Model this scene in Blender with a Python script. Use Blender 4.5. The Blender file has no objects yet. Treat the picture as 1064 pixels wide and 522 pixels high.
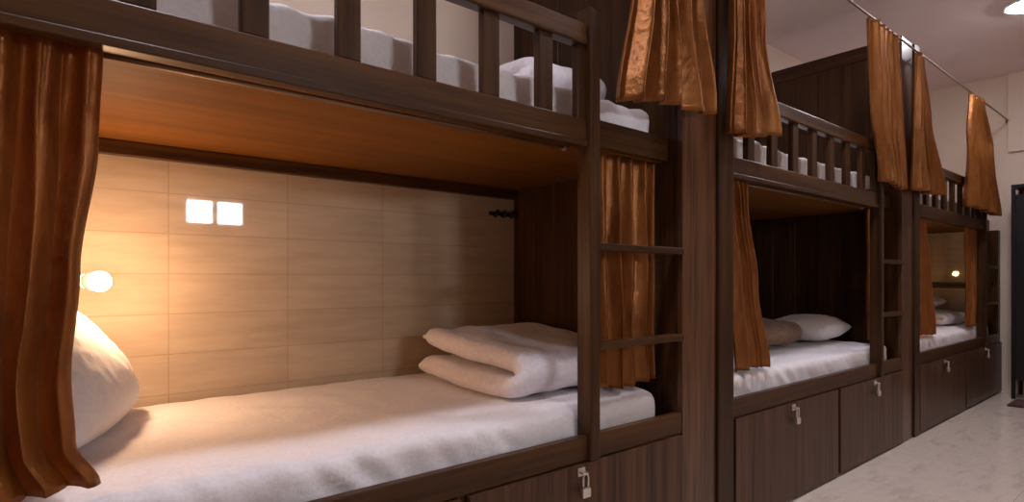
import bpy, bmesh, math, random
from mathutils import Vector, Matrix, noise
random.seed(5)
PI = math.pi
SC = bpy.context.scene
COL = SC.collection

# ------------------------------------------------------------------ materials
def new_mat(name):
    m = bpy.data.materials.new(name); m.use_nodes = True
    nt = m.node_tree; b = nt.nodes['Principled BSDF']
    return m, nt, b
def coords(nt, scale=(1, 1, 1), kind='Object'):
    tc = nt.nodes.new('ShaderNodeTexCoord'); mp = nt.nodes.new('ShaderNodeMapping')
    mp.inputs['Scale'].default_value = scale
    nt.links.new(tc.outputs[kind], mp.inputs['Vector'])
    return mp.outputs['Vector']
def noise_node(nt, vec, scale, detail=4, rough=.55):
    n = nt.nodes.new('ShaderNodeTexNoise'); n.inputs['Scale'].default_value = scale
    n.inputs['Detail'].default_value = detail; n.inputs['Roughness'].default_value = rough
    nt.links.new(vec, n.inputs['Vector']); return n.outputs['Fac']
def ramp(nt, fac, stops):
    r = nt.nodes.new('ShaderNodeValToRGB'); e = r.color_ramp.elements
    e[0].position, e[0].color = stops[0][0], (*stops[0][1], 1)
    e[1].position, e[1].color = stops[-1][0], (*stops[-1][1], 1)
    for p, c in stops[1:-1]:
        x = e.new(p); x.color = (*c, 1)
    nt.links.new(fac, r.inputs['Fac']); return r.outputs['Color']
def bump(nt, b, fac, strength=.2, dist=.01):
    n = nt.nodes.new('ShaderNodeBump'); n.inputs['Strength'].default_value = strength
    n.inputs['Distance'].default_value = dist
    nt.links.new(fac, n.inputs['Height']); nt.links.new(n.outputs['Normal'], b.inputs['Normal'])
def wood(name, dark, light, axis, rough=.38, freq=26, coat=.05):
    m, nt, b = new_mat(name)
    sc = {'z': (1, 1, .035), 'x': (.035, 1, 1), 'y': (1, .035, 1)}[axis]
    v = coords(nt, sc)
    n = noise_node(nt, v, freq, 5, .6)
    n2 = noise_node(nt, v, freq * 4.2, 3, .5)
    mx = nt.nodes.new('ShaderNodeMath'); mx.operation = 'MULTIPLY_ADD'
    nt.links.new(n2, mx.inputs[0]); mx.inputs[1].default_value = .45; nt.links.new(n, mx.inputs[2])
    mid = tuple((a + c) / 2 for a, c in zip(dark, light))
    nt.links.new(ramp(nt, mx.outputs[0], [(.5, dark), (.72, mid), (.95, light)]), b.inputs['Base Color'])
    b.inputs['Roughness'].default_value = rough; b.inputs['Specular IOR Level'].default_value = .2
    b.inputs['Coat Weight'].default_value = coat; b.inputs['Coat Roughness'].default_value = .14
    bump(nt, b, mx.outputs[0], .06, .004)
    return m
def cloth(name, c1, c2, rough=.8, sheen=.2, nscale=60, strength=.15, wr=0):
    m, nt, b = new_mat(name)
    v = coords(nt)
    n = noise_node(nt, v, nscale, 5)
    nt.links.new(ramp(nt, n, [(.3, c1), (.7, c2)]), b.inputs['Base Color'])
    b.inputs['Roughness'].default_value = rough
    b.inputs['Sheen Weight'].default_value = sheen; b.inputs['Sheen Roughness'].default_value = .4
    h = n
    if wr:
        w = noise_node(nt, coords(nt, (1.0, 1.6, 1.0)), wr, 3)
        a = nt.nodes.new('ShaderNodeMath'); a.operation = 'MULTIPLY_ADD'
        nt.links.new(w, a.inputs[0]); a.inputs[1].default_value = 4.0; nt.links.new(n, a.inputs[2]); h = a.outputs[0]
    bump(nt, b, h, strength, .01)
    return m
def plain(name, col, rough=.5, metal=0.0, var=.04, nscale=8):
    m, nt, b = new_mat(name)
    n = noise_node(nt, coords(nt), nscale, 3)
    lo = tuple(x * (1 - var) for x in col); hi = tuple(min(1, x * (1 + var)) for x in col)
    nt.links.new(ramp(nt, n, [(.3, lo), (.7, hi)]), b.inputs['Base Color'])
    b.inputs['Roughness'].default_value = rough; b.inputs['Metallic'].default_value = metal
    return m
def emit(name, col, strength):
    m, nt, b = new_mat(name)
    b.inputs['Base Color'].default_value = (*col, 1)
    b.inputs['Emission Color'].default_value = (*col, 1)
    b.inputs['Emission Strength'].default_value = strength
    return m

M = {}
DK, LT = (.013, .0044, .0013), (.068, .0275, .0080)
M['wood_v'] = wood('dark_wood_vertical_grain', DK, LT, 'z')
M['wood_x'] = wood('dark_wood_long_grain', (.020, .0070, .0020), (.086, .035, .0098), 'x')
M['wood_y'] = wood('dark_wood_cross_grain', (.016, .0058, .0021), (.070, .027, .0095), 'y')
M['wood_front'] = wood('brown_laminate_vertical_grain', (.030, .0115, .005), (.150, .064, .027), 'z', .3, 34, .4)
M['door'] = wood('cabinet_laminate', (.024, .010, .005), (.110, .048, .023), 'z', .4, 34, .1)
M['deck'] = wood('orange_brown_plywood', (.105, .037, .004), (.185, .067, .007), 'x', .6, 14, 0)
M['sheet'] = cloth('white_cotton_sheet', (.83, .79, .81), (.90, .86, .88), .85, .1, 90, .22, 7)
M['pillow'] = cloth('white_pillow_cotton', (.78, .74, .74), (.85, .82, .82), .85, .1, 90, .08, 6)
M['quilt'] = cloth('white_quilt_cotton', (.70, .64, .68), (.80, .75, .78), .85, .15, 70, .25, 14)
M['bedclothes'] = cloth('light_brown_bedclothes', (.20, .125, .075), (.27, .17, .105), .9, .2, 70, .3, 14)
M['metal'] = plain('brushed_steel', (.72, .68, .62), .28, 1.0)
M['rodm'] = plain('bronze_wire', (.22, .14, .09), .4, .7)
M['black'] = plain('black_metal', (.012, .011, .011), .35, .3)
M['blackpanel'] = plain('black_panel', (.010, .010, .011), .3)
M['hook'] = plain('dark_bronze', (.035, .025, .02), .35, .7)
M['white'] = plain('white_enamel', (.8, .78, .75), .4)
M['mat'] = cloth('dark_red_pile', (.06, .018, .014), (.09, .03, .022), .95, .2, 150, .6)
M['ceil'] = plain('ceiling_paint', (.78, .65, .615), .7, 0, .02, 3)
M['plaster'] = plain('cream_paint', (.74, .60, .48), .6, 0, .02, 3)
M['panelpaint'] = plain('cream_panel_paint', (.74, .60, .48), .45, 0, .02, 3)
M['bulb'] = emit('lit_bulb', (1.0, .60, .335), 215)
M['bulb_far'] = emit('lit_bulb_far', (1.0, .58, .20), 110)
M['diffuser'] = emit('lit_diffuser', (.93, .90, 1.0), 92)
M['pane'] = emit('daylit_pane', (.90, .95, 1.0), 38)

def curtain_mat():
    m, nt, b = new_mat('copper_satin')
    v = coords(nt, (1, 1, .25))
    n = noise_node(nt, v, 40, 4)
    nt.links.new(ramp(nt, n, [(.3, (.22, .073, .014)), (.7, (.38, .140, .028))]), b.inputs['Base Color'])
    b.inputs['Roughness'].default_value = .40; b.inputs['Metallic'].default_value = .55
    b.inputs['Specular IOR Level'].default_value = .6
    b.inputs['Sheen Weight'].default_value = .12; b.inputs['Sheen Roughness'].default_value = .35
    b.inputs['Sheen Tint'].default_value = (1, .62, .35, 1)
    tr = nt.nodes.new('ShaderNodeBsdfTranslucent'); tr.inputs['Color'].default_value = (.50, .21, .045, 1)
    ms = nt.nodes.new('ShaderNodeMixShader'); ms.inputs['Fac'].default_value = .32
    nt.links.new(b.outputs[0], ms.inputs[1]); nt.links.new(tr.outputs[0], ms.inputs[2])
    nt.links.new(ms.outputs[0], nt.nodes['Material Output'].inputs['Surface'])
    n2 = noise_node(nt, coords(nt), 22, 4)
    bump(nt, b, n2, .45, .016)
    return m
M['curtain'] = curtain_mat()

def tile_mat():
    m, nt, b = new_mat('beige_glazed_tile')
    tc = nt.nodes.new('ShaderNodeTexCoord'); sp = nt.nodes.new('ShaderNodeSeparateXYZ'); cb = nt.nodes.new('ShaderNodeCombineXYZ')
    nt.links.new(tc.outputs['Object'], sp.inputs[0])
    ax = nt.nodes.new('ShaderNodeMath'); ax.operation = 'ADD'
    nt.links.new(sp.outputs['X'], ax.inputs[0]); nt.links.new(sp.outputs['Y'], ax.inputs[1])
    sh = nt.nodes.new('ShaderNodeMath'); sh.operation = 'ADD'
    nt.links.new(ax.outputs[0], sh.inputs[0]); sh.inputs[1].default_value = -.668 - .9 + .36 * 12
    sz = nt.nodes.new('ShaderNodeMath'); sz.operation = 'ADD'
    nt.links.new(sp.outputs['Z'], sz.inputs[0]); sz.inputs[1].default_value = -.957 + .124 * 10
    nt.links.new(sh.outputs[0], cb.inputs['X']); nt.links.new(sz.outputs[0], cb.inputs['Y'])
    br = nt.nodes.new('ShaderNodeTexBrick')
    br.offset = 0; br.squash = 1
    for k, val in (('Scale', 1), ('Mortar Size', .0016), ('Mortar Smooth', .1), ('Bias', 0), ('Brick Width', .36), ('Row Height', .124)):
        br.inputs[k].default_value = val
    br.inputs['Color1'].default_value = (.54, .418, .295, 1); br.inputs['Color2'].default_value = (.50, .384, .27, 1)
    br.inputs['Mortar'].default_value = (.41, .30, .19, 1)
    nt.links.new(cb.outputs[0], br.inputs['Vector'])
    st = noise_node(nt, coords(nt, (1, 1, 7)), 5, 5)
    mx = nt.nodes.new('ShaderNodeMixRGB'); mx.blend_type = 'MULTIPLY'; mx.inputs['Fac'].default_value = 1
    nt.links.new(br.outputs['Color'], mx.inputs[1])
    nt.links.new(ramp(nt, st, [(.3, (.88, .86, .84)), (.7, (1.05, 1.05, 1.05))]), mx.inputs[2])
    nt.links.new(mx.outputs[0], b.inputs['Base Color'])
    b.inputs['Roughness'].default_value = .5
    b.inputs['Specular IOR Level'].default_value = .2
    b.inputs['Coat Weight'].default_value = 1; b.inputs['Coat Roughness'].default_value = .03
    bump(nt, b, br.outputs['Fac'], -.25, .002)
    return m
M['tile'] = tile_mat()
def floor_mat():
    m, nt, b = new_mat('polished_marble_tile')
    tc = coords(nt)
    br = nt.nodes.new('ShaderNodeTexBrick'); br.offset = 0
    for k, val in (('Scale', 1), ('Mortar Size', .0012), ('Brick Width', .6), ('Row Height', .6)):
        br.inputs[k].default_value = val
    br.inputs['Color1'].default_value = (.80, .70, .615, 1); br.inputs['Color2'].default_value = (.77, .675, .59, 1)
    br.inputs['Mortar'].default_value = (.44, .39, .34, 1)
    nt.links.new(tc, br.inputs['Vector'])
    n = noise_node(nt, coords(nt, (.8, 2.6, 1)), 4.5, 8, .68)
    mx = nt.nodes.new('ShaderNodeMixRGB'); mx.blend_type = 'MULTIPLY'; mx.inputs['Fac'].default_value = 1
    nt.links.new(br.outputs['Color'], mx.inputs[1])
    nt.links.new(ramp(nt, n, [(.34, (.78, .755, .74)), (.5, (1.0, .985, .97)), (.66, (.90, .875, .86))]), mx.inputs[2])
    nt.links.new(mx.outputs[0], b.inputs['Base Color'])
    b.inputs['Roughness'].default_value = .14
    return m
M['floor'] = floor_mat()

# ------------------------------------------------------------------ geometry helpers
def obj(name, bm, mat, parent=None, smooth=False, loc=None):
    me = bpy.data.meshes.new(name)
    bmesh.ops.recalc_face_normals(bm, faces=bm.faces)
    bm.to_mesh(me); bm.free()
    if smooth:
        for p in me.polygons: p.use_smooth = True
    me.materials.append(mat if not isinstance(mat, str) else M[mat])
    o = bpy.data.objects.new(name, me); COL.objects.link(o)
    if parent is not None: o.parent = parent
    if loc is not None: o.location = loc
    return o
def tag(o, label=None, cat=None, group=None, kind=None):
    if label: o['label'] = label
    if cat: o['category'] = cat
    if group: o['group'] = group
    if kind: o['kind'] = kind
    return o
def thing(name, loc, label, cat, group=None):
    o = bpy.data.objects.new(name, None); COL.objects.link(o); o.location = loc
    o.empty_display_size = .1
    return tag(o, label, cat, group)
def box(bm, x0, x1, y0, y1, z0, z1, bev=.0025, seg=2):
    t = bmesh.new()
    bmesh.ops.create_cube(t, size=1)
    for v in t.verts:
        v.co = Vector(((x0 + x1) / 2 + v.co.x * (x1 - x0), (y0 + y1) / 2 + v.co.y * (y1 - y0), (z0 + z1) / 2 + v.co.z * (z1 - z0)))
    if bev: bmesh.ops.bevel(t, geom=list(t.edges), offset=bev, segments=seg, affect='EDGES', profile=.5)
    add(bm, t)
def add(bm, t, mat=None):
    if mat is not None: t.transform(mat)
    me = bpy.data.meshes.new('tmp'); t.to_mesh(me); t.free(); bm.from_mesh(me); bpy.data.meshes.remove(me)
def mkbox(*a, **k):
    bm = bmesh.new(); box(bm, *a, **k); return bm
def tube(bm, pts, r, n=10, closed=False):
    pts = [Vector(p) for p in pts]; rings = []
    N = len(pts)
    for i, p in enumerate(pts):
        if closed: d = pts[(i + 1) % N] - pts[i - 1]
        else: d = pts[min(i + 1, N - 1)] - pts[max(i - 1, 0)]
        d.normalize()
        up = Vector((0, 0, 1)) if abs(d.z) < .95 else Vector((0, 1, 0))
        a = d.cross(up).normalized(); b = d.cross(a).normalized()
        rr = r[i] if isinstance(r, (list, tuple)) else r
        rings.append([bm.verts.new(p + a * rr * math.cos(2 * PI * k / n) + b * rr * math.sin(2 * PI * k / n)) for k in range(n)])
    for i in range(N if closed else N - 1):
        A, B = rings[i], rings[(i + 1) % N]
        for k in range(n): bm.faces.new((A[k], A[(k + 1) % n], B[(k + 1) % n], B[k]))
    if not closed:
        bm.faces.new(rings[0][::-1]); bm.faces.new(rings[-1])
def lathe(bm, prof, c=(0, 0, 0), axis='z', n=24):
    rings = []
    for r, h in prof:
        ring = []
        for k in range(n):
            a = 2 * PI * k / n; u, v = r * math.cos(a), r * math.sin(a)
            p = {'z': (u, v, h), 'y': (u, h, v), 'x': (h, u, v)}[axis]
            ring.append(bm.verts.new(Vector(c) + Vector(p)))
        rings.append(ring)
    for A, B in zip(rings, rings[1:]):
        for k in range(n): bm.faces.new((A[k], A[(k + 1) % n], B[(k + 1) % n], B[k]))
    bm.faces.new(rings[0][::-1]); bm.faces.new(rings[-1])
def rounded_box(size, r, seg, disp=None, rz=None):
    """subdivided box with round edges; disp(p, n) -> offset along any direction"""
    sx, sy, sz = (s / 2 for s in size); nx, ny, nz = seg
    bm = bmesh.new(); V = {}
    def vert(i, j, k):
        key = (i, j, k)
        if key not in V:
            def f(t, n, h, rr):   # denser near the edges
                a = t / n * 2 - 1
                return h * a
            p = Vector((f(i, nx, sx, r), f(j, ny, sy, r), f(k, nz, sz, r)))
            rx, ry, rzz = min(r, sx), min(r, sy), min(rz or r, sz)
            q = Vector((max(-sx + rx, min(sx - rx, p.x)), max(-sy + ry, min(sy - ry, p.y)), max(-sz + rzz, min(sz - rzz, p.z))))
            d = p - q
            e = Vector((d.x / rx, d.y / ry, d.z / rzz))
            m = max(abs(e.x), abs(e.y), abs(e.z))
            if m > 1e-9:
                e = e.normalized() * m
                p = q + Vector((e.x * rx, e.y * ry, e.z * rzz))
                nn = e.normalized()
            else: nn = Vector((0, 0, 1))
            if disp: p = p + disp(p, nn)
            V[key] = bm.verts.new(p)
        return V[key]
    for i in range(nx):
        for j in range(ny):
            bm.faces.new((vert(i, j, 0), vert(i, j + 1, 0), vert(i + 1, j + 1, 0), vert(i + 1, j, 0)))
            bm.faces.new((vert(i, j, nz), vert(i + 1, j, nz), vert(i + 1, j + 1, nz), vert(i, j + 1, nz)))
    for i in range(nx):
        for k in range(nz):
            bm.faces.new((vert(i, 0, k), vert(i + 1, 0, k), vert(i + 1, 0, k + 1), vert(i, 0, k + 1)))
            bm.faces.new((vert(i, ny, k), vert(i, ny, k + 1), vert(i + 1, ny, k + 1), vert(i + 1, ny, k)))
    for j in range(ny):
        for k in range(nz):
            bm.faces.new((vert(0, j, k), vert(0, j, k + 1), vert(0, j + 1, k + 1), vert(0, j + 1, k)))
            bm.faces.new((vert(nx, j, k), vert(nx, j + 1, k), vert(nx, j + 1, k + 1), vert(nx, j, k + 1)))
    return bm
def solid_sheet(bm, P, th):
    """grid of points -> sheet with thickness"""
    nu, nv = len(P), len(P[0])
    nrm = [[None] * nv for _ in range(nu)]
    for i in range(nu):
        for j in range(nv):
            a = P[min(i + 1, nu - 1)][j] - P[max(i - 1, 0)][j]
            b = P[i][min(j + 1, nv - 1)] - P[i][max(j - 1, 0)]
            n = a.cross(b)
            nrm[i][j] = n.normalized() if n.length > 1e-9 else Vector((0, 1, 0))
    A = [[bm.verts.new(P[i][j] + nrm[i][j] * th / 2) for j in range(nv)] for i in range(nu)]
    B = [[bm.verts.new(P[i][j] - nrm[i][j] * th / 2) for j in range(nv)] for i in range(nu)]
    for i in range(nu - 1):
        for j in range(nv - 1):
            bm.faces.new((A[i][j], A[i + 1][j], A[i + 1][j + 1], A[i][j + 1]))
            bm.faces.new((B[i][j], B[i][j + 1], B[i + 1][j + 1], B[i + 1][j]))
    for j in range(nv - 1):
        bm.faces.new((A[0][j], A[0][j + 1], B[0][j + 1], B[0][j])); bm.faces.new((A[-1][j], B[-1][j], B[-1][j + 1], A[-1][j + 1]))
    for i in range(nu - 1):
        bm.faces.new((A[i][0], B[i][0], B[i + 1][0], A[i + 1][0])); bm.faces.new((A[i][-1], A[i + 1][-1], B[i + 1][-1], B[i][-1]))
def interp(keys, t):
    for a, b in zip(keys, keys[1:]):
        if t <= b[0]:
            w = (t - a[0]) / (b[0] - a[0]); w = w * w * (3 - 2 * w)
            return [x + (y - x) * w for x, y in zip(a[1:], b[1:])]
    return list(keys[-1][1:])

def curtain(label, z_top, z_hem, keys, folds, y0, seed=0, hem_wave=.012, nu=150, nv=46, tilt=0, group='copper brown bunk curtains'):
    """keys: (t, x_left, x_right, fold_depth) from the top (t=0) to the hem (t=1)"""
    x0 = (keys[0][1] + keys[0][2]) / 2
    rnd = random.Random(seed)
    ph = [rnd.uniform(0, 6.28) for _ in range(8)]
    wid = [rnd.uniform(.6, 1.5) for _ in range(folds)]; tot = sum(wid); acc = [0]
    for w in wid: acc.append(acc[-1] + w / tot)
    amp = [rnd.uniform(.5, 1.25) for _ in range(folds + 1)]
    P = []
    for i in range(nu):
        u = i / (nu - 1); col = []
        k = 0
        while k < folds - 1 and u > acc[k + 1]: k += 1
        f = (u - acc[k]) / (acc[k + 1] - acc[k])
        am = amp[k] * (1 - f) + amp[k + 1] * f
        for j in range(nv):
            t = j / (nv - 1)
            xl, xr, dp = interp(keys, t)
            th = 2 * PI * (k + f) + .7 * noise.noise(Vector((u * 3 + ph[0], t * 2.0, 1.5))) * min(1, t * 2)
            s = math.sin(th); s = s * (1.25 - .25 * s * s)
            y = 1.35 * dp * am * s * (.85 + .15 * math.sin(t * 3 + ph[1] + u * 5))
            # finer gathers that die out below the heading
            g = max(0, 1 - t * 2.4)
            y += .22 * dp * g * math.sin(th * 3 + ph[2])
            y += .40 * dp * noise.noise(Vector((u * 6 + ph[3], t * 2.6, ph[4]))) * min(1, t * 3)
            ed = min(1, 6 * min(u, 1 - u))
            x = xl + (xr - xl) * u + .38 * dp * am * math.sin(2 * th + .5) * min(1, .2 + t) * ed
            x += .012 * noise.noise(Vector((u * 3, t * 3 + ph[5], 2.0))) * min(1, t * 2) * ed
            zh = z_hem + tilt * (u - .3) + hem_wave * math.sin(u * 6 + ph[6]) + hem_wave * .3 * s
            z = z_top + (zh - z_top) * t
            col.append(Vector((x - x0, y, z - z_top)))
        P.append(col)
    bm = bmesh.new(); solid_sheet(bm, P, .0028)
    o = obj('curtain', bm, 'curtain', None, True, (x0, y0, z_top))
    return tag(o, label, 'curtain', group)

# ------------------------------------------------------------------ setting
ZC = 2.63; XE = 6.20; XL = -1.5; YO = -3.0; YB = .90
def struct(name, bm, mat): return tag(obj(name, bm, mat), kind='structure')
struct('floor', mkbox(XL - .1, XE + .1, YO - .1, YB + .1, -.1, 0, bev=0), 'floor')
struct('ceiling', mkbox(XL - .1, XE + .1, YO - .1, YB + .1, ZC, ZC + .1, bev=0), 'ceil')
struct('wall_back', mkbox(XL - .1, XE + .1, YB, YB + .1, 0, 1.34, bev=0), 'tile')
struct('wall_back_upper', mkbox(XL - .1, XE + .1, YB, YB + .1, 1.34, ZC, bev=0), 'plaster')
struct('wall_right', mkbox(XE, XE + .1, YO, YB, 1.34, ZC, bev=0), 'plaster')
struct('wall_right_lower', mkbox(XE, XE + .1, .02, YB, 0, 1.34, bev=0), 'tile')
struct('wall_right_aisle', mkbox(XE, XE + .1, YO, .02, 0, 1.34, bev=0), 'plaster')
struct('wall_left', mkbox(XL - .1, XL, YO, YB, 0, ZC, bev=0), 'plaster')
bm = bmesh.new()
WX0, WX1, WZ0, WZ1 = 1.00, 1.55, 1.42, 1.71
box(bm, XL - .1, WX0, YO - .1, YO, 0, ZC, bev=0); box(bm, WX1, XE + .1, YO - .1, YO, 0, ZC, bev=0)
box(bm, WX0, WX1, YO - .1, YO, 0, WZ0, bev=0); box(bm, WX0, WX1, YO - .1, YO, WZ1, ZC, bev=0)
struct('wall_front', bm, 'plaster')
# high twin window across the aisle, the one mirrored in the glazed tiles
w = bmesh.new()
box(w, WX0, WX1, YO - .08, YO + .012, WZ0, 1.462); box(w, WX0, WX1, YO - .08, YO + .012, 1.665, WZ1)
for a, b in ((WX0, 1.04), (1.252, 1.296), (1.512, WX1)): box(w, a, b, YO - .08, YO + .012, 1.462, 1.665)
wf = struct('window_1', w, 'white')
for a, b in ((1.04, 1.252), (1.296, 1.512)):
    obj('pane', mkbox(a, b, YO - .05, YO - .04, 1.462, 1.665, bev=0), 'pane', wf)
# boxed-out panel high on the end wall, skirting
struct('trim_1', mkbox(XE - .03, XE, -1.3, -.05, 1.985, ZC, bev=.003), 'panelpaint')
struct('baseboard_right', mkbox(XE - .012, XE, YO, -.03, 0, .09), 'plaster')

# ------------------------------------------------------------------ bunks
FZ0, FZ1 = 1.32, 1.40           # deck fascia
RZ0, RZ1 = .42, .49             # bed rail
COLS = [(-.45, -.16), (1.68, 1.99), (3.82, 4.10)]
BUNKS = [  # left, right, post x1, doors, balusters, name
    (-.16, 1.68, 1.257, [(-.15, .775), (.80, 1.672)], [-.056, .130, .316, .503, .690, .876, 1.061], 1.20),
    (1.99, 3.82, 3.500, [(2.01, 2.925), (2.955, 3.812)], [2.147, 2.333, 2.520, 2.707, 2.893, 3.080, 3.272], 3.42),
    (4.10, 6.195, 5.690, [(4.12, 5.105), (5.135, 6.187)], [4.31, 4.50, 4.69, 4.88, 5.07, 5.26, 5.45], 5.60)]
BL = ['dark wood bunk bed nearest the camera, lit orange under its upper deck',
      'middle dark wood bunk bed of the row, its lower berth in shadow',
      'farthest dark wood bunk bed, built against the pale end wall']
def hasp(bm, x, z):
    box(bm, x - .014, x + .014, -.0135, -.0095, z - .012, z + .012, .001)
    tube(bm, [(x - .009, -.012, z), (x - .009, -.028, z), (x, -.034, z), (x + .009, -.028, z), (x + .009, -.012, z)], .0028, 8)
for bi, (xl, xr, px, doors, bals, lockx) in enumerate(BUNKS):
    t = thing('bunk_bed', (xl, 0, 0), BL[bi], 'bunk bed', 'dark wood bunk beds in a row')
    def part(name, bm, mat, parent=None, smooth=False):
        bm.transform(Matrix.Translation((-xl, 0, 0)))
        return obj(name, bm, mat, parent or t, smooth)
    e = .002
    # storage carcass, doors
    bm = bmesh.new()
    box(bm, xl + e, xr - e, .012, .03, .005, RZ0); box(bm, xl + e, xr - e, .86, .895, .005, RZ0)
    box(bm, xl + e, xl + .02, .03, .86, .005, RZ0); box(bm, xr - .02, xr - e, .03, .86, .005, RZ0)
    box(bm, (doors[0][1] + doors[1][0]) / 2 - .009, (doors[0][1] + doors[1][0]) / 2 + .009, .03, .86, .005, RZ0)
    part('storage_box', bm, 'wood_x')
    for di, (a, b) in enumerate(doors):
        d = part('door', mkbox(a, b, -.010, .010, .014, RZ0 - .003, bev=.0015), 'door')
        hx = (a + b) / 2 + (.0 if not (bi == 0 and di == 1) else -.055)
        bm = bmesh.new(); hasp(bm, hx, .398)
        tag(part('hasp', bm, 'metal', d), 'small steel hasp')
    # bed rails
    part('bed_rail', mkbox(xl + e, xr - e, 0, .026, RZ0, RZ1), 'wood_x')
    part('bed_board', mkbox(xl + e, xr - e, .027, .895, RZ0 + .001, RZ0 + .02), 'wood_x')
    # upper deck
    bm = bmesh.new()
    box(bm, xl + e, px - .042, 0, .03, FZ0 + .016, FZ1); box(bm, xl + e, px - .042, -.006, .024, FZ0, FZ0 + .018)
    part('deck_fascia', bm, 'wood_x')
    part('ladder_side_fascia', mkbox(px, 6.119 if bi == 2 else xr - e, .055, .085, FZ0 + .028, FZ1 + .03), 'wood_x')
    part('deck_board', mkbox(xl + e, xr - e, .032 if False else .086, .895, 1.345, 1.362, bev=.001), 'deck')
    part('deck_front_strip', mkbox(xl + e, px - .043, .031, .085, 1.345, 1.362, bev=.001), 'deck')
    part('back_batten', mkbox(xl + e, xr - e, .865, .895, 1.302, 1.344), 'wood_x')
    # post with a chamfered head
    bm = bmesh.new(); box(bm, px - .041, px, -.016, .042, RZ0, 1.71, bev=.006, seg=3)
    for v in bm.verts:
        if v.co.z > 1.6: v.co.z += .012 * (px - v.co.x) / .041 - .006 + .006
    part('post', bm, 'wood_v')
    # guard rail with balusters
    part('guard_rail', mkbox(xl + e, px - .042, -.004, .036, 1.612, 1.672, bev=.006, seg=3), 'wood_x')
    for x in bals:
        part('baluster', mkbox(x - .026, x + .026, .004, .028, FZ1, 1.612, bev=.004), 'wood_v')
    part('half_baluster', mkbox(px - .075, px - .043, .004, .028, FZ1, 1.612, bev=.003), 'wood_v')
    if bi == 2:
        part('end_stile', mkbox(6.12, 6.192, .0, .14, RZ1 + .001, 1.344), 'wood_v')
    # ladder rungs between post and the wide column
    for z in (.745, 1.035):
        part('ladder_rung', mkbox(px + .001, 6.119 if bi == 2 else xr - e, -.012, .035, z - .011, z + .011, bev=.003), 'wood_x')

# tall dividers between bunks
CL = ['wide dark wood column at the left end, behind the nearest curtain',
      'wide tall dark wood column between the nearest and middle bunks',
      'tall dark wood column and plank partition between the middle and farthest bunks']
for (a, b), lab in zip(COLS, CL):
    t = thing('partition_column', (a, 0, 0), lab, 'partition', 'tall dark wood dividers')
    def part(name, bm, mat):
        bm.transform(Matrix.Translation((-a, 0, 0))); return obj(name, bm, mat, t)
    bm = bmesh.new()
    n = 6
    for k in range(n):     # vertical planks of the side
        y0, y1 = .021 + k * .875 / n, .021 + (k + 1) * .875 / n
        box(bm, a, b, y0, y1 - .0015, .003, 2.25, bev=.002, seg=1)
    part('plank_partition', bm, 'wood_v')
    part('top_cap', mkbox(a - .001, b + .001, .021, .897, 2.252, 2.335), 'wood_y')
    w = b - a
    part('front_board', mkbox(a, a + w * .66, -.002, .020, .003, 2.335, bev=.002), 'wood_front')
    part('front_stile', mkbox(a + w * .66 + .001, b, -.012, .020, .003, 2.335, bev=.003), 'wood_v')

# curtain rods of the lower berths and the ceiling-high wire
for bi, lab in enumerate(('thin curtain rod under the upper deck of the nearest bunk', 'thin curtain rod under the upper deck of the middle bunk', 'thin curtain rod under the upper deck of the farthest bunk')):
    xl, xr = BUNKS[bi][0], BUNKS[bi][1]
    bm = bmesh.new(); xr = BUNKS[bi][2] - .0425; tube(bm, [(0, 0, 0), (xr - xl, 0, 0)], .0055, 10)
    for x in (.012, xr - xl - .012): lathe(bm, [(.012, x - .008), (.012, x + .008)], axis='x', n=14)
    tag(obj('curtain_rod', bm, 'rodm', None, True, (xl, .078, 1.330)), lab, 'curtain rod', 'curtain rods under the decks')
bm = bmesh.new(); tube(bm, [(0, 0, 0), (XE - XL, 0, 0)], .0055, 10)
for x in (.006, XE - XL - .006): lathe(bm, [(.02, x - .006), (.02, x + .006)], axis='x', n=16)
for x in (1.82, 3.99): tube(bm, [(x - XL, 0, 0), (x - XL, .040, 0)], .006, 8)
tag(obj('curtain_wire', bm, 'rodm', None, True, (XL, -.054, 2.247)), 'long dark curtain wire running just below the ceiling along all bunks', 'curtain rod')

# ------------------------------------------------------------------ curtains
YL = .050; ZL = 1.342; YR = .106
curtain('long copper brown curtain at the far left, over the head of the nearest lower bed', ZL, .590,
        [(0, -.155, .083, .013), (.22, -.155, .077, .016), (.52, -.155, .052, .016), (.75, -.155, .040, .016), (.9, -.155, .046, .016), (1, -.155, .080, .014)], 4, .053, 29, .006, nv=60)
curtain('copper brown curtain behind the ladder rungs of the nearest bunk', ZL, .588,
        [(0, 1.34, 1.665, .012), (.4, 1.35, 1.665, .016), (.72, 1.35, 1.66, .018), (1, 1.36, 1.665, .018)], 5, YR, 12, .008)
curtain('narrow copper brown curtain tied aside at the left of the middle lower bed', ZL, .578,
        [(0, 2.01, 2.19, .013), (.1, 2.04, 2.19, .015), (.55, 2.09, 2.28, .016), (1, 2.12, 2.38, .016)], 4, YL, 21, .004)
curtain('dark brown curtain gathered behind the ladder of the middle bunk', ZL, .590,
        [(0, 3.62, 3.80, .014), (.5, 3.65, 3.78, .018), (1, 3.66, 3.80, .018)], 4, YR, 5, .006)
curtain('brown curtain drawn to the left of the farthest lower bed', ZL, .578,
        [(0, 4.13, 4.42, .012), (.4, 4.25, 4.52, .015), (1, 4.36, 4.63, .016)], 4, YL, 8, .004)
curtain('brown curtain drawn aside left of the post of the farthest lower bed', ZL, .578,
        [(0, 5.38, 5.63, .012), (.5, 5.42, 5.62, .015), (1, 5.40, 5.63, .016)], 4, YL, 9, .004)
YU = -.056; ZW = 2.238
curtain('large copper curtain hanging over the foot of the nearest upper bunk', ZW, 1.475,
        [(0, 1.43, 1.655, .018), (.5, 1.37, 1.70, .024), (1, 1.295, 1.785, .026)], 5, YU, 33, .008, tilt=.05)
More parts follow.
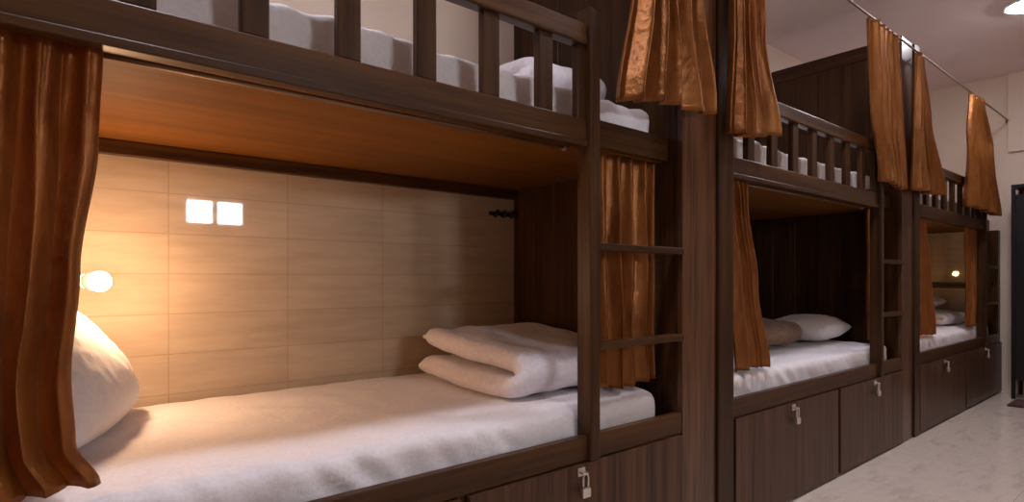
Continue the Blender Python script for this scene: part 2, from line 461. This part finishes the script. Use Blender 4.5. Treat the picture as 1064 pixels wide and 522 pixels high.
curtain('copper curtain at the left end of the middle upper bunk, right of the wide column', ZW, 1.470,
        [(0, 1.925, 2.06, .016), (.5, 1.91, 2.12, .022), (1, 1.895, 2.25, .024)], 4, YU, 43, .012, tilt=.03)
curtain('copper curtain hanging beside the post of the middle upper bunk', ZW, 1.440,
        [(0, 3.17, 3.56, .020), (.5, 3.21, 3.61, .026), (1, 3.31, 3.68, .028)], 5, YU, 52, .008)
curtain('copper curtain flaring out at the left end of the farthest upper bunk', ZW, 1.445,
        [(0, 3.88, 3.98, .014), (.45, 3.86, 4.10, .022), (1, 3.82, 4.345, .028)], 4, YU, 63, .010, tilt=.03)
curtain('copper curtain at the far end of the row, against the pale end wall', ZW, 1.440,
        [(0, 5.02, 5.30, .018), (.4, 4.96, 5.56, .026), (1, 4.90, 5.83, .030)], 6, YU, 74, .008)

# ------------------------------------------------------------------ bedding
def mattress(xl, xr, z0, z1, label, seed, y0=.049, y1=.885, hang=True):
    L, W, H = xr - xl, y1 - y0, z1 - z0
    def disp(p, n):
        q = Vector((p.x * 3.5 + seed, p.y * 5, p.z * 6))
        d = .006 * noise.noise(q) + .006 * max(0, noise.noise(Vector((p.x * 7 + p.y * 10 + seed, p.y * 1.5 - p.x * 2, 3)))) ** 2 * 3 + .004 * abs(noise.noise(Vector((p.x * 5 - p.y * 9 + seed, p.y * 2 + p.x * 2, 7)))) + .0035 * noise.noise(Vector((p.x * 14 + seed, p.y * 7, p.z * 3)))
        if p.y < -W / 2 + .10:      # tucked front edge: gathers
            w = min(1, (-W / 2 + .10 - p.y) / .08)
            d += w * (.010 * noise.noise(Vector((p.x * 20 + seed + p.z * 18, 3, p.z * 6))) - .0065)
        if p.z < -H * .3: d *= .2
        o = n * d
        return Vector((o.x, max(0, o.y) if p.y < -W / 2 + .004 else o.y, o.z))
    bm = rounded_box((L, W, H), .034, (int(L / .014), 40, 8), disp, rz=min(.034, H / 2 - .002))
    o = obj('mattress', bm, 'sheet', None, True, ((xl + xr) / 2, (y0 + y1) / 2, (z0 + z1) / 2))
    return tag(o, label, 'mattress', 'white sheeted mattresses')
ML = ['nearest lower mattress in a rumpled white sheet, lit by the glowing lamp', 'white sheeted mattress on the lower berth of the middle bunk', 'white sheeted mattress on the lower berth of the farthest bunk',
      'white sheeted mattress seen between the balusters of the nearest upper bunk', 'white sheeted mattress seen behind the balusters of the middle upper bunk', 'white sheeted mattress seen behind the balusters of the farthest upper bunk']
for bi in range(3):
    xl, xr = BUNKS[bi][:2]
    mattress(xl + .02, xr - (.10 if bi == 2 else .05), RZ0 + .025, .567, ML[bi], 3.1 * bi + 1)
    mattress(xl + .02, xr - .03, 1.367, 1.530, ML[3 + bi], 5.7 * bi + 2, y0=.09)

def pillow(name, label, cat, size, loc, rot, seed, group=None, mat='pillow'):
    L, W, T = size; nu, nv = 44, 32
    bm = bmesh.new(); top, bot = {}, {}
    def P(i, j, s):
        u, v = i / nu * 2 - 1, j / nv * 2 - 1
        h = ((1 - abs(u) ** 2.6) ** .55) * ((1 - abs(v) ** 2.6) ** .55)
        x = u * L / 2 * (1 - .05 * v * v); y = v * W / 2 * (1 - .06 * u * u)
        z = s * T / 2 * h + .006 * noise.noise(Vector((u * 4 + seed, v * 4, s))) * h + .004 * noise.noise(Vector((u * 11 + seed, v * 9, s))) * h
        return (x, y, z)
    for i in range(nu + 1):
        for j in range(nv + 1):
            top[i, j] = bm.verts.new(P(i, j, 1))
            bot[i, j] = top[i, j] if i in (0, nu) or j in (0, nv) else bm.verts.new(P(i, j, -1))
    for i in range(nu):
        for j in range(nv):
            bm.faces.new((top[i, j], top[i + 1, j], top[i + 1, j + 1], top[i, j + 1]))
            bm.faces.new((bot[i, j], bot[i, j + 1], bot[i + 1, j + 1], bot[i + 1, j]))
    o = obj(name, bm, mat, None, True, loc); o.rotation_euler = rot
    return tag(o, label, cat, group)
# pillow propped on edge at the head of the nearest bed
pillow('pillow', 'plump white pillow propped upright beside the glowing lamp', 'pillow', (.54, .38, .19), (.03, .585, .737), (math.radians(50), 0, math.radians(72)), 1, 'white pillows')

def quilt(label, L, W, H, loc, rz, seed, layers=2, group='folded white quilts', mat='quilt', name='folded_quilt'):
    """thick quilt folded over at the front edge, layers open at the left end"""
    th = H / layers * .93; r = th / 2
    path = []
    nst = 26
    ys = [W * (1 - k / nst) for k in range(nst + 1)]
    zl = [th * .5 + k * (H - th) * .94 / max(1, layers - 1) for k in range(layers)]
    for y in ys: path.append((y, zl[0]))
    if layers > 1:
        R = (zl[1] - zl[0]) / 2
        for k in range(1, 10):
            a = -PI / 2 - PI * k / 10
            path.append((math.cos(a) * R * 1.0, zl[0] + R + math.sin(a) * R))
        for y in ys[::-1]: path.append((y, zl[1]))
    nx = 48
    bm = bmesh.new(); P = []
    for (y, z), idx in zip(path, range(len(path))):
        row = []
        for i in range(nx + 1):
            u = i / nx; x = u * L
            edge = min(u, 1 - u) * L
            d = Vector((x, y, z))
            d.z += .010 * noise.noise(Vector((x * 5 + seed, y * 5, z * 9))) + .006 * noise.noise(Vector((x * 13 + seed, y * 11, 1)))
            d.x += .022 * noise.noise(Vector((seed, y * 4, z * 14))) * (1 - u) + (.012 if z > H * .5 else -.012) * (1 - u)
            d.y += .012 * noise.noise(Vector((x * 5, seed, z * 6)))
            f = y / W if y > 0 else 0
            d.z += ((.05 * f - .008) if z > H * .5 else .006 * f)
            row.append(d)
        P.append(row)
    # thickness tapering to rounded ends
    nu = len(P)
    A, B = [], []
    for i in range(nu):
        ra, rb = [], []
        for j in range(nx + 1):
            a = P[min(i + 1, nu - 1)][j] - P[max(i - 1, 0)][j]; b = P[i][min(j + 1, nx)] - P[i][max(j - 1, 0)]
            n = a.cross(b).normalized()
            e = min(j / nx * L, (1 - j / nx) * L); g = min(1, e / r); q = math.sqrt(max(0, 1 - (1 - g) ** 2))
            s = min(i, nu - 1 - i) / 2.0; g2 = min(1, s); q2 = math.sqrt(max(.0, 1 - (1 - g2) ** 2))
            h = r * max(.16, q * q2)
            ra.append(bm.verts.new(P[i][j] + n * h)); rb.append(bm.verts.new(P[i][j] - n * h))
        A.append(ra); B.append(rb)
    for i in range(nu - 1):
        for j in range(nx):
            bm.faces.new((A[i][j], A[i + 1][j], A[i + 1][j + 1], A[i][j + 1]))
            bm.faces.new((B[i][j], B[i][j + 1], B[i + 1][j + 1], B[i + 1][j]))
    for j in range(nx):
        bm.faces.new((A[0][j], A[0][j + 1], B[0][j + 1], B[0][j])); bm.faces.new((A[-1][j], B[-1][j], B[-1][j + 1], A[-1][j + 1]))
    for i in range(nu - 1):
        bm.faces.new((A[i][0], B[i][0], B[i + 1][0], A[i + 1][0])); bm.faces.new((A[i][-1], A[i + 1][-1], B[i + 1][-1], B[i][-1]))
    o = obj(name, bm, mat, None, True, loc); o.rotation_euler.z = rz
    return tag(o, label, 'quilt', group)
quilt('white quilt folded in two layers at the foot of the nearest lower bed', .54, .50, .148, (1.10, .235, .577), math.radians(1), 4)
quilt('white quilt folded at the foot of the nearest upper bunk', .36, .45, .120, (1.17, .24, 1.541), 0, 14)
bl = quilt('light brown blanket lying folded on the lower bed of the middle bunk', 1.02, .46, .130, (2.25, .36, .586), 0, 24, group='folded brown bedding', mat='bedclothes', name='folded_bedclothes')  # folded like the quilts, but in light brown cloth instead of white
pillow('pillow', 'white pillow lying at the right of the brown blanket on the middle lower bed', 'pillow', (.46, .36, .15), (3.545, .40, .654), (0, 0, .04), 9, 'white pillows')
quilt('white quilt folded on the lower bed of the farthest bunk', .56, .42, .10, (5.44, .22, .579), 0, 34)
pillow('pillow', 'white pillow resting on the folded quilt of the farthest lower bed', 'pillow', (.46, .32, .10), (5.74, .44, .768), (math.radians(6), 0, .1), 7, 'white pillows')

t = thing('reflected_band_board', (XE - .001, .44, .90), 'narrow dark board added for a reflected band on the tiled end wall above the farthest lower bed', 'shelf')  # added board standing in for a dark reflection in the glazed tiles
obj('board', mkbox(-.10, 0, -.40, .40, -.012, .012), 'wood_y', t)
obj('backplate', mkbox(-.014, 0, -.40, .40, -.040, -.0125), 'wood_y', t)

# ------------------------------------------------------------------ lamps, hooks, padlocks
def wall_lamp(loc, label, bulbmat, axis, reach):
    """axis: unit vector out of the mounting surface"""
    t = thing('reading_lamp', loc, label, 'lamp', 'lit bunk reading lamps')
    ax = Vector(axis)
    def orient(bm): bm.transform(Vector((0, 0, 1)).rotation_difference(ax).to_matrix().to_4x4()); return bm
    bm = bmesh.new(); lathe(bm, [(.030, 0), (.030, .006), (.024, .011)]); obj('base', orient(bm), 'white', t, True)
    up = Vector((0, 0, 1))
    bm = bmesh.new(); tube(bm, [ax * .008 + up * 0, ax * .04 + up * .004, ax * .09 + up * .006, ax * (reach - .07) + up * .002, ax * (reach - .05)], .006, 10); obj('arm', bm, 'metal', t, True)
    k = reach - .106
    bm = bmesh.new(); lathe(bm, [(.008, k + .050), (.017, k + .058), (.017, k + .080)]); obj('socket', orient(bm), 'metal', t, True)
    bm = bmesh.new(); lathe(bm, [(.010, k + .080)] + [(.026 * math.sin(a), reach - .026 * math.cos(a)) for a in [.42 + q * (PI - .44) / 12 for q in range(13)]], n=28)
    tag(obj('bulb', orient(bm), bulbmat, t, True), 'glowing warm bulb')
wall_lamp((.121, YB, .935), 'small glowing wall lamp above the pillow of the nearest lower bed', 'bulb', (0, -1, 0), .21)
wall_lamp((4.29, YB, 1.00), 'small glowing lamp on the back wall at the head of the farthest lower bed', 'bulb_far', (0, -1, 0), .15)

t = thing('hook_rail', (1.625, YB, 1.232), 'dark coat hook rail high on the tiled wall of the nearest lower bunk', 'coat hooks')
obj('rail', mkbox(-.085, .085, -.008, 0, -.008, .010), 'hook', t)
for k in range(4):
    x = -.066 + k * .044
    bm = bmesh.new(); tube(bm, [(x, -.008, .004), (x, -.018, -.010), (x, -.030, -.016), (x, -.038, -.008), (x, -.040, .006)], [.005, .005, .005, .005, .006], 8)
    lathe(bm, [(.001, -.046), (.007, -.043), (.007, -.037), (.001, -.034)], (x, 0, .009), 'y', 10)
    obj('hook', bm, 'hook', t, True)

PL = [('padlock on the cabinet door below the post of the nearest bunk', 0, 1), ('padlock on the left cabinet door of the middle bunk', 1, 0),
      ('padlock on the right cabinet door of the middle bunk', 1, 1), ('padlock on the left cabinet door of the farthest bunk', 2, 0), ('padlock on the right cabinet door of the farthest bunk', 2, 1)]
for lab, bi, di in PL:
    a, b = BUNKS[bi][3][di]; hx = (a + b) / 2 + (-.055 if (bi == 0 and di == 1) else 0)
    t = thing('padlock', (hx, -.029, .398), 'small steel ' + lab, 'padlock', 'steel padlocks on the cabinet doors')
    bm = bmesh.new(); box(bm, -.019, .019, -.009, .009, -.083, -.049, .004)
    lathe(bm, [(.005, -.0105), (.005, -.009)], (0, 0, -.068), 'y', 12)
    obj('body', bm, 'metal', t)
    bm = bmesh.new(); tube(bm, [(-.012, 0, -.050), (-.012, 0, -.014)] + [(-.012 * math.cos(a), 0, -.014 + .012 * math.sin(a)) for a in [PI * k / 8 for k in range(1, 8)]] + [(.012, 0, -.014), (.012, 0, -.050)], .0032, 8)
    obj('shackle', bm, 'metal', t, True)
    t.scale = (.8, .8, .8); t.rotation_euler.y = random.uniform(-.06, .06)

# ------------------------------------------------------------------ ceiling lights
CLs = [((4.66, -.42), 'round white ceiling light glowing at the top right above the far end of the aisle'),
       ((2.46, -.42), 'round white ceiling light above the front of the middle bunk'),
       ((.26, -.42), 'round white ceiling light above the front of the nearest bunk')]
for (x, y), lab in CLs:
    t = thing('ceiling_light', (x, y, ZC), lab, 'ceiling light', 'round ceiling lights along the aisle')
    bm = bmesh.new(); lathe(bm, [(.125, 0), (.125, -.022), (.110, -.026), (.108, -.020)], n=36); obj('frame', bm, 'white', t, True)
    bm = bmesh.new(); lathe(bm, [(.106, -.014), (.106, -.022), (.085, -.034), (.045, -.041), (.002, -.043)], n=36); obj('diffuser', bm, 'diffuser', t, True)

# ------------------------------------------------------------------ black locker at the far right
t = thing('locker', (5.90, -.12, 0), 'tall black metal framed locker standing against the end wall at the right edge', 'locker')
bm = bmesh.new()
for x in (0, .275):
    for y in (-.62, -.025): box(bm, x, x + .025, y, y + .025, 0, 1.655)
obj('frame', bm, 'black', t)
bm = bmesh.new()
box(bm, 0, .30, -.62, 0, 1.656, 1.68); obj('top', bm, 'black', t)
obj('front_panel', mkbox(.004, .016, -.594, -.026, .15, 1.60), 'blackpanel', t)
obj('side_panel', mkbox(.026, .274, -.016, -.006, .15, 1.60), 'blackpanel', t)
obj('shelf', mkbox(.026, .274, -.594, -.026, .15, .17), 'black', t)
# dark mat
bm = rounded_box((.34, .52, .016), .006, (14, 20, 2), lambda p, n: n * .0015 * noise.noise(p * 60), rz=.006)
tag(obj('floor_mat', bm, 'mat', None, True, (5.70, -.42, .0085)), 'dark red brown mat on the floor in front of the black locker', 'mat')

# ------------------------------------------------------------------ camera, world, view
F = 600.0; VX = 1265.0; VY = 290.0; KZ = .5529
th = math.atan((VX - 532) / F); D = math.cos(th) / KZ
cam = bpy.data.cameras.new('camera'); co = bpy.data.objects.new('camera', cam); COL.objects.link(co)
co.location = (0, -D, .9415); co.rotation_euler = (PI / 2, 0, th - PI / 2)
cam.sensor_width = 36; cam.lens = F / 1064 * 36; cam.shift_y = (VY - 261) / 1064; cam.clip_start = .02
SC.camera = co
w = bpy.data.worlds.new('world'); SC.world = w; w.use_nodes = True
w.node_tree.nodes['Background'].inputs['Color'].default_value = (.5, .55, .6, 1)
w.node_tree.nodes['Background'].inputs['Strength'].default_value = .3
vs = SC.view_settings; vs.view_transform = 'Standard'; vs.look = 'None'; vs.gamma = 1; vs.use_curve_mapping = False
vs.exposure = 0.7
SC.cycles.use_denoising = True
SC.cycles.max_bounces = 8; SC.cycles.diffuse_bounces = 5
SC.cycles.sample_clamp_indirect = 6
